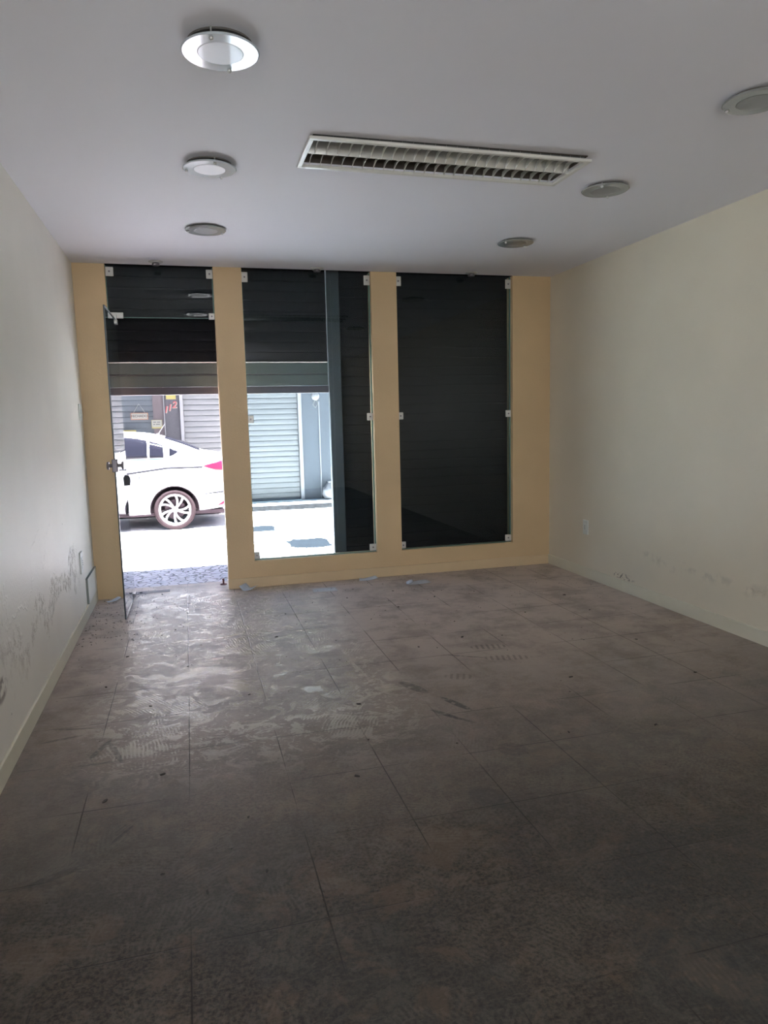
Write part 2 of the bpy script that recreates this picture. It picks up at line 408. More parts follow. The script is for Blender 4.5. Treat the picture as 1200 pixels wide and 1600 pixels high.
# baseboards
st(boxo('baseboard_left', (0, .013, YB, 0, 0, .088), M_base, bevel=.003), 'cream baseboard along the left wall', 'baseboard')
st(boxo('baseboard_right', (W-.013, W, YB, 0, 0, .088), M_base, bevel=.003), 'cream baseboard along the right wall', 'baseboard')
st(boxo('baseboard_front', (PX['d1']-.004, W-.013, -.012, 0, 0, .085), M_basef, bevel=.003), 'tan baseboard under the shopfront panes', 'baseboard')

# roof, header and outer wall of the shop
bm = bmesh.new(); box(bm, -3.5, 8.5, YB-.3, .44, H+.17, H+.30); box(bm, -3.5, 8.5, .44, .58, 2.72, 4.05)
box(bm, -3.5, .02, .40, .58, -.2, 2.72); box(bm, W+.0, 8.5, .40, .58, -.2, 2.72)
box(bm, -3.5, 8.5, YB-.3, .44, 3.9, 4.05)
st(obj('trim_1', bm, M_outer), 'grey outer wall and roof over the shopfront', 'wall')

# ------------------------------------------------------------------ glass panes
def clamp(parent, x, z, w, h, y=-.006, name='glass_clamp', mirror=1):
    bm = bmesh.new(); box(bm, x-w/2, x+w/2, y, y+.012, z-h/2, z+h/2)
    o = obj(name, bm, M_clamp, parent, bevel=.005, seg=3)
    bm = bmesh.new(); cyl(bm, (x, y-.002, z), .007, .005, 'Y', 12)
    obj('screw', bm, M_dmetal, o)
    return o
GY = .05
def pane(name, label, x0, x1, z0, z1, clamps):
    e = struct_empty(name, label, 'window', (0, 0, 0))
    bm = bmesh.new(); vs = [bm.verts.new(p) for p in ((x0+.004, GY, z0+.003), (x1-.004, GY, z0+.003), (x1-.004, GY, z1), (x0+.004, GY, z1))]
    bm.faces.new(vs); obj('glass_pane', bm, M_glass, e)
    bm = bmesh.new()
    box(bm, x0, x0+.006, GY-.005, GY+.005, z0, z1); box(bm, x1-.010, x1, GY-.005, GY+.005, z0, z1); box(bm, x0+.006, x1-.010, GY-.005, GY+.005, z0, z0+.005)
    obj('glass_edge', bm, M_edge, e)
    for (x, z, w, h) in clamps: clamp(e, x, z, w, h, GY-.016)
    return e
for nm, lb, a, b in (('window_1', 'fixed glass pane between two tan pillars, half open to the street', PX['a0'], PX['a1']),
                     ('window_2', 'fixed glass pane at the right in front of the closed black shutter', PX['b0'], PX['b1'])):
    pane(nm, lb, a, b, .222, H-.002, [(a+.024, 1.40, .05, .062), (b-.026, 1.40, .052, .062),
        (a+.024, .262, .05, .06), (b-.030, .262, .06, .06), (a+.026, 2.535, .052, .08), (b-.026, 2.535, .052, .08)])
pane('window_3', 'dark transom glass above the open door', PX['d0'], PX['d1'], 2.205, H-.002,
     [(.232+.055, 2.222, .115, .045), (1.037-.024, 2.222, .048, .05), (.232+.03, 2.55, .06, .07), (1.037-.026, 2.55, .052, .07)])

# ------------------------------------------------------------------ glass door, swung inwards
d1 = struct_empty('door_1', 'frameless glass door standing open, swung inwards by the left wall', 'door', (.288, .045, 0), 0)
ang = math.atan2(-.745, -.010)
DL = .80
d1.rotation_euler = (0, 0, ang)   # local +x runs from the hinge to the free edge
bm = bmesh.new(); vs = [bm.verts.new(p) for p in ((0, 0, .012), (DL-.012, 0, .012), (DL-.012, 0, 2.18), (0, 0, 2.18))]; bm.faces.new(vs)
obj('glass_leaf', bm, M_doorglass, d1)
bm = bmesh.new(); box(bm, DL-.012, DL-.004, -.005, .005, .012, 2.18); box(bm, 0, DL-.012, -.005, .005, 2.176, 2.182); box(bm, 0, DL-.012, -.005, .005, .010, .014)
obj('leaf_edge', bm, M_darkedge, d1)
bm = bmesh.new(); box(bm, 0, .06, -.012, .012, 2.150, 2.185); obj('top_hinge_patch', bm, M_clamp, d1, bevel=.004)
bm = bmesh.new(); box(bm, 0, .09, -.012, .012, .008, .035); obj('bottom_hinge_patch', bm, M_dmetal, d1, bevel=.004)
bm = bmesh.new(); cyl(bm, (.03, 0, 2.20), .008, .05); obj('hinge_pin', bm, M_metal, d1)
bm = bmesh.new(); box(bm, DL-.075, DL+.004, -.019, .019, 1.055, 1.145)
lk = obj('lock_case', bm, M_dmetal, d1, bevel=.006)
for s in (-1, 1):
    bm = bmesh.new(); cyl(bm, (DL-.035, s*.030, 1.10), .013, .024, 'Y', 20); cyl(bm, (DL-.035, s*.048, 1.10), .030, .016, 'Y', 24, .026)
    obj('knob', bm, M_dmetal, lk, smooth=False, bevel=.002)
tg = thing('key_tag', 'dark key tag hanging from the lock of the open glass door', 'key tag', (.345, -.70, 1.03), .2)
bm = bmesh.new()
pts = [(-.022, -.075), (.022, -.075), (.024, -.02), (.012, 0), (-.012, 0), (-.024, -.02)]
a = [bm.verts.new((x, -.006, z)) for x, z in pts]; b_ = [bm.verts.new((x, .006, z)) for x, z in pts]
bm.faces.new(a); bm.faces.new(b_[::-1])
for i in range(6): bm.faces.new((a[i], a[(i+1) % 6], b_[(i+1) % 6], b_[i]))
obj('tag_body', bm, M_black, tg, bevel=.002)
bm = bmesh.new(); tube(bm, [(0, 0, 0), (-.008, .0, .03), (-.022, .0, .062), (-.027, 0, .075)], .0016); obj('cord', bm, M_dmetal, tg)

# ------------------------------------------------------------------ roller shutters of this shop
def shutter_bm(x0, x1, z0, z1, y, pitch, depth, sgn=-1):
    """sgn=-1: slats bulge towards -y"""
    bm = bmesh.new(); prof = []; z = z0
    while z < z1-1e-6:
        k = min(pitch, z1-z)
        for u, d in ((0, .0), (.05, .0), (.09, .75), (.30, .95), (.55, 1.0), (.80, .92), (.94, .7), (.97, 0)):
            prof.append((y+sgn*depth*d, z+u*k))
        z += pitch
    prof.append((y, z1))
    A = [bm.verts.new((x0, p[0], p[1])) for p in prof]; B = [bm.verts.new((x1, p[0], p[1])) for p in prof]
    A2 = [bm.verts.new((x0, y+.012*(-sgn), p[1])) for p in (prof[0], prof[-1])]; B2 = [bm.verts.new((x1, y+.012*(-sgn), p[1])) for p in (prof[0], prof[-1])]
    for i in range(len(prof)-1): bm.faces.new((A[i], B[i], B[i+1], A[i+1]))
    bm.faces.new((A2[0], A2[1], B2[1], B2[0])); bm.faces.new((A[0], A2[0], B2[0], B[0])); bm.faces.new((A[-1], B[-1], B2[1], A2[1]))
    return bm
SY = .35
s1 = thing('roller_shutter', 'black roller shutter pulled half up over the doorway, grey-green bars at its foot', 'roller shutter', (1.03, SY, 1.62), group='shopfront roller shutters')
bm = shutter_bm(-.975, .97, .27, 1.12, 0, .085, .005); obj('curtain', bm, M_shut, s1)
for z0, z1 in ((.065, .158), (.168, .262)):
    bm = bmesh.new(); box(bm, -.975, .97, -.012, .008, z0, z1); obj('bottom_bar', bm, M_shutbar, s1, bevel=.004)
bm = bmesh.new(); box(bm, -.975, .97, -.006, .006, .155, .17); box(bm, -.975, .97, -.018, .018, 0, .062); obj('foot_rail', bm, M_rail, s1, bevel=.003)
s2 = thing('roller_shutter', 'black roller shutter fully closed behind the right-hand glass pane', 'roller shutter', (3.04, SY, 0), group='shopfront roller shutters')
bm = shutter_bm(-.92, .905, .06, 2.74, 0, .085, .004); obj('curtain', bm, M_shut, s2)
bm = bmesh.new(); box(bm, -.92, .905, -.018, .018, 0.0, .062); obj('foot_rail', bm, M_rail, s2, bevel=.003)
po = thing('shutter_post', 'dark upright guide post between the open and closed shutters', 'post', (2.06, SY, 0))
bm = bmesh.new(); box(bm, -.055, .055, -.03, .045, 0.0, 2.74); obj('post_body', bm, M_post, po, bevel=.004)
bm = bmesh.new(); box(bm, -.02, .02, -.036, -.03, .02, 2.7); obj('guide_channel', bm, M_post, po)
gd = thing('shutter_post', 'narrow dark shutter guide at the left edge of the doorway', 'post', (.03, SY, 0))
bm = bmesh.new(); box(bm, -.02, .02, -.03, .04, 0.0, 2.74); obj('post_body', bm, M_post, gd, bevel=.003)
gd = thing('shutter_post', 'narrow dark shutter guide at the far right by the right wall', 'post', (3.965, SY, 0))
bm = bmesh.new(); box(bm, -.013, .013, -.03, .04, 0.0, 2.74); obj('post_body', bm, M_post, gd, bevel=.003)

# ------------------------------------------------------------------ ceiling fittings
M_frost_w = pmat('frosted_white_glass', (0.88, 0.88, 0.92), .35, coat=.3)
M_ring_w = pmat('clear_rim_pale', (0.60, 0.66, 0.72), .12, spec=.7, coat=.5)
M_frost_g = pmat('grey_frosted_glass', (0.16, 0.165, 0.16), .28, coat=.3)
M_ring_g = pmat('grey_rim_glass', (0.30, 0.31, 0.30), .15, coat=.4)
M_can = pmat('dark_can', (0.10, 0.09, 0.08), .5)
def downlight(x, y, label, white, drop, pins):
    t = thing('ceiling_downlight', label, 'downlight', (x, y, H), group='round glass downlights in the ceiling')
    bm = bmesh.new(); lathe(bm, [(.085, 0), (.105, 0), (.105, -.006), (.085, -.006)], seg=40, close=True); obj('mounting_ring', bm, M_can, t, smooth=False)
    bm = bmesh.new(); cyl(bm, (0, 0, -drop/2), .07, drop, seg=32); obj('lamp_can', bm, M_can, t)
    bm = bmesh.new(); lathe(bm, [(.075, -drop), (.122, -drop), (.127, -drop-.004), (.122, -drop-.008), (.075, -drop-.008)], seg=64, close=True)
    obj('glass_rim', bm, M_ring_w if white else M_ring_g, t)
    bm = bmesh.new(); lathe(bm, [(.0745, -drop), (.0745, -drop-.008), (.072, -drop-.0095), (.0001, -drop-.0098)], seg=48)
    obj('frosted_centre', bm, M_frost_w if white else M_frost_g, t)
    for a in pins:
        px, py = .108*math.cos(a), .108*math.sin(a)
        bm = bmesh.new(); cyl(bm, (px, py, -drop/2-.006), .003, drop+.012, seg=8)
        bmesh.ops.create_uvsphere(bm, u_segments=12, v_segments=8, radius=.0075, matrix=Matrix.Translation((px, py, -drop-.013)))
        obj('retaining_pin', bm, M_metal, t, smooth=True)
downlight(.943, -3.47, 'large pale glass downlight nearest the viewer, in the left row', True, .022, (1.25, 4.4))
downlight(.943, -2.33, 'white frosted downlight in the middle of the left row', True, .018, (1.0, 4.9, 3.0))
downlight(.955, -1.15, 'dull grey downlight in the left row nearest the door', False, .008, (3.1, .3))
downlight(3.09, -1.16, 'dull grey downlight in the right row nearest the shopfront', False, .008, (.5, 3.6))
downlight(3.05, -2.37, 'dull grey downlight beside the right end of the louvred light', False, .010, (.9, 4.0))
downlight(3.02, -3.50, 'grey downlight cut off by the right edge of the photo', False, .010, (2.2, 5.2))

def spot(x, y, label):
    t = thing('ceiling_spotlight', label, 'spotlight', (x, y, H), group='small metal spotlights by the shopfront')
    bm = bmesh.new(); lathe(bm, [(0, 0), (.052, 0), (.054, -.005), (.038, -.012), (.0, -.012)], seg=32); obj('flange', bm, M_metal, t, smooth=True)
    bm = bmesh.new(); lathe(bm, [(0, -.012), (.026, -.012), (.030, -.028), (.024, -.031), (.0, -.026)], seg=28); obj('lamp_head', bm, M_dmetal, t, smooth=True)
spot(.613, -.13, 'small metal ceiling spotlight above the open door')
spot(1.86, -.06, 'small metal ceiling spotlight above the middle glass pane')
spot(3.19, -.08, 'small metal ceiling spotlight above the right glass pane')

M_lamp = pmat('louvre_white_enamel', (0.70, 0.68, 0.62), .35, noise=.05, nscale=12)
M_refl = pmat('louvre_reflector', (0.60, 0.60, 0.58), .22, metal=.6)
M_inside = pmat('fixture_housing_brown', (0.09, 0.07, 0.055), .7)
lf = thing('louvred_light', 'long rectangular louvred fluorescent light sagging slightly from the ceiling', 'ceiling light', (2.03, -2.61, H))
hx, hy = .682, .188
bm = bmesh.new()
z0, z1 = -.026, -.012
for d in ((-hx, hx, -hy, -hy+.022), (-hx, hx, hy-.022, hy), (-hx, -hx+.022, -hy+.022, hy-.022), (hx-.022, hx, -hy+.022, hy-.022)): box(bm, d[0], d[1], d[2], d[3], z0, z1)
obj('frame', bm, M_lamp, lf, bevel=.003)
bm = bmesh.new(); 
zt = .11
box(bm, -.66, .66, -.175, .175, zt, zt+.004); box(bm, -.664, .664, -.178, -.174, 0.0, zt); box(bm, -.664, .664, .174, .178, 0.0, zt); box(bm, -.664, -.66, -.174, .174, 0.0, zt); box(bm, .66, .664, -.174, .174, 0.0, zt)
obj('housing', bm, M_inside, lf)
bm = bmesh.new()
NB = 25
for i in range(NB):
    x = -.655 + 1.31*(i+.5)/NB
    # cross blade with scalloped lower edge, a cell either side of the spine
    for s in (-1, 1):
        ys = [s*(.004 + .158*k/8) for k in range(9)]
        top = [bm.verts.new((x+.008, y, .020)) for y in ys]
        bot = [bm.verts.new((x, y, -.022 + .020*math.sin(pi*k/8))) for k, y in enumerate(ys)]
        top2 = [bm.verts.new((x+.0095, y, .020)) for y in ys]
        bot2 = [bm.verts.new((x+.003, y, -.022 + .020*math.sin(pi*k/8))) for k, y in enumerate(ys)]
        for k in range(8):
            bm.faces.new((top[k], top[k+1], bot[k+1], bot[k])); bm.faces.new((top2[k], bot2[k], bot2[k+1], top2[k+1]))
            bm.faces.new((bot[k], bot[k+1], bot2[k+1], bot2[k]))
obj('cross_blades', bm, M_lamp, lf)
bm = bmesh.new()
for s in (-1,):
    prof = [(s*.164, -.022), (s*.160, 0), (s*.148, .02), (s*.13, .035)]
    A = [bm.verts.new((-.66, y, z)) for y, z in prof]; B = [bm.verts.new((.66, y, z)) for y, z in prof]
    for k in range(3): bm.faces.new((A[k], B[k], B[k+1], A[k+1]))
    prof = [(0, -.022), (s*.006, 0), (s*.016, .02), (s*.032, .035)]
    A = [bm.verts.new((-.66, y, z)) for y, z in prof]; B = [bm.verts.new((.66, y, z)) for y, z in prof]
    for k in range(3): bm.faces.new((A[k], B[k], B[k+1], A[k+1]))
obj('reflector', bm, M_refl, lf, smooth=True)
for s in (-1, 1):
    bm = bmesh.new(); cyl(bm, (0, s*.085, .062), .013, 1.2, 'X', 16); obj('fluorescent_tube', bm, M_frost_w, lf, smooth=True)
lf.rotation_euler = (0, math.radians(.35), 0)

# ------------------------------------------------------------------ wall fittings
def plate(name, label, cat, x, y, z, w, h, side, hole, group=None):
    t = thing(name, label, cat, (x, y, z), group=group)
    s = 1 if side == 'L' else -1
    bm = bmesh.new(); box(bm, 0 if s > 0 else -.010, .010 if s > 0 else 0, -w/2, w/2, -h/2, h/2); obj('cover_plate', bm, M_white, t, bevel=.003)
    if hole == 'rocker':
        bm = bmesh.new(); box(bm, *sorted((s*.010, s*.015)), -w*.18, w*.18, -h*.3, h*.3); obj('rocker', bm, M_white, t, bevel=.002)
    if hole == 'socket':
        bm = bmesh.new(); box(bm, *sorted((s*.0095, s*.013)), -w*.28, w*.28, -h*.26, h*.26); k = obj('socket_insert', bm, M_white, t, bevel=.003)
        bm = bmesh.new()
        for dz in (-.014, 0, .014): cyl(bm, (s*.0135, 0, dz), .0035, .002, 'X', 10)
        obj('pin_holes', bm, M_black, k)
plate('light_switch', 'white switch plate high on the left wall beside the front corner', 'light switch', 0, -.155, 1.48, .10, .125, 'L', 'rocker')
plate('power_socket', 'white socket plate low on the left wall above the access panel', 'power socket', 0, -.68, .43, .10, .15, 'L', 'socket')
plate('power_socket', 'white socket plate low on the right wall', 'power socket', W, -.65, .43, .078, .122, 'R', 'socket')
ap = thing('access_panel', 'painted rectangular access panel at the foot of the left wall', 'access panel', (0, -.27, .09))
bm = bmesh.new(); box(bm, 0, .014, -.24, .25, 0, .185); obj('panel_board', bm, M_left, ap, bevel=.003)
bm = bmesh.new(); box(bm, 0.0, .0150, -.243, -.240, 0, .188); box(bm, 0.0, .0150, -.243, .25, .185, .188); obj('panel_edge', bm, pmat('dark_seam', (.26, .28, .25), .7), ap)

# ------------------------------------------------------------------ things on the floor
M_paper = pmat('pale_blue_white_paper', (0.66, 0.74, 0.86), .45, noise=.05, nscale=30)
M_card = pmat('grey_white_card', (0.50, 0.52, 0.54), .6, noise=.25, nscale=40)
def sheet(name, label, cat, x, y, w, d, rz, mat, fold=0.0, curl=0.0, t=.002):
    o = thing(name, label, cat, (x, y, 0), rz)
    bm = bmesh.new(); n = 10; V = {}
    for i in range(n+1):
        for j in range(5):
            u, v = i/n, j/4
            z = .003 + curl*max(0, u-.35)**2 + fold*max(0, .30-u) + .003*math.sin(7*u+3*v)*v
            V[i, j] = bm.verts.new(((u-.5)*w*(1-.12*v), (v-.5)*d, z + .004))
    for i in range(n):
        for j in range(4): bm.faces.new((V[i, j], V[i+1, j], V[i+1, j+1], V[i, j+1]))
    k = obj('sheet', bm, mat, o, smooth=True); md = k.modifiers.new('s', 'SOLIDIFY'); md.thickness = t; md.offset = 0
    return o
sheet('paper_scrap', 'small folded white paper beside the foot of the left tan pillar', 'paper', 1.195, -.085, .12, .13, -.5, M_paper, curl=.05, fold=.12)
o = sheet('paper_scrap', 'pale blue folded leaflet by the baseboard under the middle pane', 'paper', 2.21, -.075, .16, .10, -.12, M_paper, curl=.04)
o = sheet('paper_scrap', 'curled white leaflet lying under the right-hand pane', 'paper', 2.575, -.36, .19, .12, -.05, M_card, curl=.02, fold=.0)
bm = bmesh.new()
for i in range(9):
    pass
bm.free()
bm = bmesh.new(); tube(bm, [(-.10, -.03, .018), (-.075, .0, .018), (-.05, .03, .016)], .014, 10); obj('curled_edge', bm, M_paper, o, smooth=True)
sheet('paper_scrap', 'crumpled paper shred on the floor between the left wall and the open door', 'paper', .135, -.10, .11, .05, .5, M_paper, curl=.05)
fp = thing('floor_box', 'square scratched metal floor box lid below the middle pane', 'floor box', (1.785, -.32, 0), -.05)
bm = bmesh.new(); box(bm, -.09, .09, -.055, .055, 0, .005); obj('lid', bm, M_card, fp, bevel=.002)
bm = bmesh.new()
for d in ((-.10, -.09, -.065, .065), (.09, .10, -.065, .065), (-.09, .09, -.065, -.055), (-.09, .09, .055, .065)): box(bm, d[0], d[1], d[2], d[3], 0, .006)
obj('rim', bm, M_concrete, fp)
for x, y in ((-.06, -.03), (.06, .03)):
    bm = bmesh.new(); cyl(bm, (x, y, .0055), .006, .002, seg=12); obj('screw', bm, M_dmetal, fp)
hp = thing('floor_hinge_plate', 'rectangular steel floor spring plate set in the threshold of the open door', 'hinge plate', (.42, .13, 0), 0)
bm = bmesh.new(); box(bm, -.14, .14, -.045, .045, 0, .002); obj('plate', bm, pmat('worn_steel', (.16, .14, .15), .6, metal=.2, noise=.2, nscale=30), hp, bevel=.001)
bm = bmesh.new(); cyl(bm, (-.09, 0, .007), .012, .008, seg=16); obj('spindle', bm, M_dmetal, hp)
bo = thing('floor_bolt', 'short rusty bolt standing on the threshold at the right jamb', 'bolt', (1.000, .20, 0))
M_rust = pmat('rust', (.10, .03, .03), .8, noise=.3, nscale=60)
bm = bmesh.new(); cyl(bm, (0, 0, .022), .008, .044, seg=12); obj('shank', bm, M_rust, bo)
bm = bmesh.new(); cyl(bm, (0, 0, .047), .011, .008, seg=6); obj('head', bm, M_rust, bo)
bm = bmesh.new(); cyl(bm, (0, 0, .003), .028, .006, seg=16); obj('washer', bm, M_rust, bo)

# dry flakes scattered over the tiles
M_flake = pmat('dark_dry_flake', (.030, .024, .020), .8, noise=.4, nscale=80)
chips = []
fixed = [(1.38,-.95),(1.05,-.85),(1.12,-.83),(.62,-1.1),(.70,-1.9),(1.0,-2.45),(1.50,-2.75),(1.45,-3.15),(2.37,-1.9),(2.62,-1.95),(3.05,-2.2),(3.35,-2.3),
         (1.93,-1.3),(2.2,-1.05),(2.55,-.85),(2.9,-.8),(3.2,-1.0),(3.45,-1.6),(1.62,-.7),(1.9,-.65),(2.3,-.55),(2.05,-2.0),(2.15,-2.05),(2.65,-2.75),(2.3,-3.35),
         (1.8,-3.3),(1.33,-3.45),(.90,-3.62),(.62,-3.87),(.75,-4.0),(.55,-4.35),(.93,-3.95),(.35,-1.6),(.28,-2.1),(.52,-2.45),(.60,-3.2),(.40,-3.35),(1.6,-1.7),
         (3.5,-1.15),(3.0,-1.5),(2.75,-1.25),(1.25,-1.5),(2.45,-1.55),(3.3,-2.9),(2.7,-3.4)]
zones = ['by the door', 'near the shopfront', 'in the middle of the floor']
def chip_mesh(seed):
    r = random.Random(seed); bm = bmesh.new(); n = 7
    top = []; bot = []
    L, Wd = r.uniform(.010, .020), r.uniform(.004, .009)
    for i in range(n):
        a = 2*pi*i/n; q = r.uniform(.7, 1.1)
        top.append(bm.verts.new((L*q*math.cos(a), Wd*q*math.sin(a), r.uniform(.003, .006)))); bot.append(bm.verts.new((L*q*.9*math.cos(a), Wd*q*.9*math.sin(a), 0)))
    bm.faces.new(top); bm.faces.new(bot[::-1])
    for i in range(n): bm.faces.new((top[i], top[(i+1) % n], bot[(i+1) % n], bot[i]))
    bmesh.ops.recalc_face_normals(bm, faces=bm.faces[:])
    me = bpy.data.meshes.new('dry_flake'); bm.to_mesh(me); bm.free(); me.materials.append(M_flake); return me
cms = [chip_mesh(i) for i in range(6)]
for i, (x, y) in enumerate(fixed):
    o = bpy.data.objects.new('dry_flake', cms[i % 6]); C.objects.link(o)
    o.location = (x, y, 0.0003); o.rotation_euler = (0, 0, random.uniform(0, 6.28)); s = random.uniform(.45, .85); o.scale = (s, s, s)
    tag(o, 'tiny dark dry flake lying loose on the brown tile floor', 'debris', 'dark dry flakes scattered over the floor')
# fine crumbs, uncountable
bm = bmesh.new()
def crumb(x, y, s):
    a = random.uniform(0, 6.28); l = s*random.uniform(1, 3)
    p = [bm.verts.new((x+l*math.cos(a), y+l*math.sin(a), .0004)), bm.verts.new((x-l*math.cos(a), y-l*math.sin(a), .0004)),
         bm.verts.new((x+s*math.cos(a+1.6), y+s*math.sin(a+1.6), .0004)), bm.verts.new((x, y, .0004+s))]
    for f in ((0, 1, 3), (1, 2, 3), (2, 0, 3), (0, 2, 1)): bm.faces.new([p[k] for k in f])
for _ in range(420):
    x = random.uniform(.03, 3.9); y = -abs(random.gauss(0, 1.0)) - .02
    crumb(x, y, random.uniform(.0015, .0035))
for _ in range(260): crumb(abs(random.gauss(0, .35))+.02, random.uniform(-1.3, .28), random.uniform(.002, .0045))
for _ in range(220): crumb(random.uniform(.02, 3.9), random.uniform(-4.6, -1.5), random.uniform(.001, .0026))
tag(obj('floor_crumbs', bm, M_flake), 'fine dark crumbs and grit strewn over the floor, thickest by the door', 'grit', kind='stuff')

# ------------------------------------------------------------------ street
SZ = -.20
st(boxo('sidewalk', (-7, 11, .335, 2.9, -.30, -.02), M_cobble), 'white cobbled sidewalk just outside the door', 'sidewalk')
st(boxo('curb', (-7, 11, 2.9, 3.05, -.30, -.025), M_concrete), 'concrete curb of the near sidewalk', 'curb')
st(boxo('street', (-7, 11, 3.05, 6.93, -.35, SZ), M_street), 'sunlit pale street with the parked car', 'street')
st(boxo('curb', (-7, 11, 6.93, 7.02, -.35, -.115), M_dirt), 'dirty curb at the foot of the opposite sidewalk', 'curb')
st(boxo('sidewalk', (-7, 11, 7.02, 7.8, -.35, -.12), M_concrete), 'narrow pale sidewalk below the opposite shops', 'sidewalk')
M_tar_shade = pmat('dark_street_patch', (.0065, .0072, .009), .9, spec=.03, noise=.3, nscale=12)
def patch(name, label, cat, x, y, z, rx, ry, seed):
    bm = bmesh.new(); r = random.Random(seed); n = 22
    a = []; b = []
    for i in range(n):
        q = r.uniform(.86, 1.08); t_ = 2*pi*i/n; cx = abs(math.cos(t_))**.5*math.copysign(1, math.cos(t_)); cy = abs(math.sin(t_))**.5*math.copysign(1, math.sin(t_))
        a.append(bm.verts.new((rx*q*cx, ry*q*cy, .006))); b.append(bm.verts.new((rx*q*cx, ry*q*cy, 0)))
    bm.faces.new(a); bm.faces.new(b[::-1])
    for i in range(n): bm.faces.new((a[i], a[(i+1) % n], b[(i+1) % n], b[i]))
    o = obj(name, bm, M_tar_shade); o.location = (x, y, z); tag(o, label, cat)
patch('ground_patch', 'grey square patch in the paving just outside the middle pane', 'pavement patch', 2.07, 2.15, -.02, .24, .32, 3)
patch('ground_patch', 'thin dark painted shadow patch on the street farther out beyond the middle pane', 'pavement patch', 1.72, 4.75, SZ, .25, .30, 5)  # shadow on the street, laid as a flat dark slab

# opposite building
YO = 7.8
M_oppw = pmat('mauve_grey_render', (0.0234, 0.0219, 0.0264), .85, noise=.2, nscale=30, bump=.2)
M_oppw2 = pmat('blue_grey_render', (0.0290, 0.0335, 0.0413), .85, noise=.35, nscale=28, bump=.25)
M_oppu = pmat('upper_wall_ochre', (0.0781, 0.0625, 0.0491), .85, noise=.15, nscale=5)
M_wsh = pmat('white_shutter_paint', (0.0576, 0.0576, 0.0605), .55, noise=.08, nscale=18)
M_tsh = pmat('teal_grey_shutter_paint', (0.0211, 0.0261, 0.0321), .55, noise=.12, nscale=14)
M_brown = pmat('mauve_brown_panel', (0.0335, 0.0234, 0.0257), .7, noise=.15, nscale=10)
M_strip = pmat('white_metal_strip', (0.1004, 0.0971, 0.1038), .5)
bm = bmesh.new()
box(bm, -7, 11, YO+.06, YO+.5, -.12, 2.45)
box(bm, -7, 11, YO-.0, YO+.5, 2.45, 4.6)
box(bm, -7, 11, YO-.75, YO, 2.50, 2.62)  # unseen marquee slab, added to keep the sun off the facade
st(obj('opposite_building', bm, M_oppu), 'shop building across the street', 'building')
def facade(name, label, x0, x1, mat, z0=-.12, z1=2.45, y=YO):
    o = boxo(name, (x0, x1, y, YO+.06, z0, z1), mat); return st(o, label, 'wall')
facade('trim_2', 'mauve-grey pillar painted with house number 112', .405, .665, M_oppw)
facade('trim_3', 'blue-grey rough wall right of the white shutter across the street', 2.905, 5.2, M_oppw2)
facade('trim_4', 'mauve-brown panel left of the house number pillar', .20, .385, M_brown)
facade('trim_5', 'far left wall across the street', -7, -2.4, M_oppw)
def opp_shutter(label, x0, x1, mat, z0=-.07, pitch=.10, dep=.013):
    t = thing('roller_shutter', label, 'roller shutter', ((x0+x1)/2, YO+.04, -.12), group='roller shutters across the street')
    hw = (x1-x0)/2
    bm = shutter_bm(-hw, hw, z0+.12, 2.57, 0, pitch, dep); obj('curtain', bm, mat, t)
    bm = bmesh.new(); box(bm, -hw, hw, -.02, .01, .0, z0+.12); obj('foot_rail', bm, M_oppw2, t, bevel=.004)
opp_shutter('white slatted roller shutter across the street, right of the number 112 pillar', .735, 2.825, M_wsh)
opp_shutter('teal-grey roller shutter across the street with a closed plaque on it', -2.33, .20, M_tsh, dep=.006)
opp_shutter('far right grey roller shutter across the street', 5.27, 7.6, M_wsh)
facade('trim_6', 'far right wall across the street', 7.68, 11, M_oppw)
def guide(label, x0, x1, y0=YO-.03):
    o = boxo('shutter_guide', (x0, x1, y0, YO+.055, -.12, 2.45), M_strip, bevel=.004); tag(o, label, 'shutter guide', 'white shutter guides across the street')
guide('white upright guide between the number 112 pillar and the white shutter', .67, .73)
guide('thin white upright guide at the right edge of the white shutter', 2.83, 2.90)
guide('thin white upright strip left of the number 112 pillar', .388, .402)
guide('white upright guide at the left end of the teal shutter', -2.395, -2.34)
guide('white upright guide at the left of the far right shutter', 5.205, 5.26)
guide('white upright guide at the right of the far right shutter', 7.61, 7.67)
# signs
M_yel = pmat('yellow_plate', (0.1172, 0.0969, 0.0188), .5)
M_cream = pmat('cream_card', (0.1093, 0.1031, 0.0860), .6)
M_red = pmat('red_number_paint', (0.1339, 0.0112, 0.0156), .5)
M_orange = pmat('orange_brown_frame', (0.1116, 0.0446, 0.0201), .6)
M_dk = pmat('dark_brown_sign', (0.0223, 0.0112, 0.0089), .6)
hs = thing('hanging_plaque', 'small hanging plaque reading FECHADO on the teal shutter across the street', 'sign', (-.035, YO-.005, 1.54))
bm = bmesh.new(); box(bm, -.15, .15, -.012, 0, -.062, .062); obj('plaque_frame', bm, M_orange, hs, bevel=.004)
bm = bmesh.new(); box(bm, -.135, .135, -.016, -.012, -.048, .048); obj('plaque_face', bm, M_cream, hs)
text_mesh('plaque_lettering', 'FECHADO', .060, M_dk, hs, (0, -.018, 0), bold=.001)
bm = bmesh.new(); tube(bm, [(-.10, -.006, .06), (0, -.004, .22), (.10, -.006, .06)], .004, 6); obj('hanging_cord', bm, M_cream, hs)
hn = thing('house_number', 'red slanted house number 112 on the mauve pillar', 'house number', (.50, YO-.002, 1.70))
for i, (ch, dx, dz) in enumerate((('1', -.075, -.055), ('1', -.010, -.020), ('2', .075, .030))):
    text_mesh('digit', ch, .165, M_cream, hn, (dx+.008, -.003, dz-.006), depth=.002, shear=.2, bold=.006)
    text_mesh('digit', ch, .165, M_red, hn, (dx, -.006, dz), depth=.002, shear=.2, bold=.002)
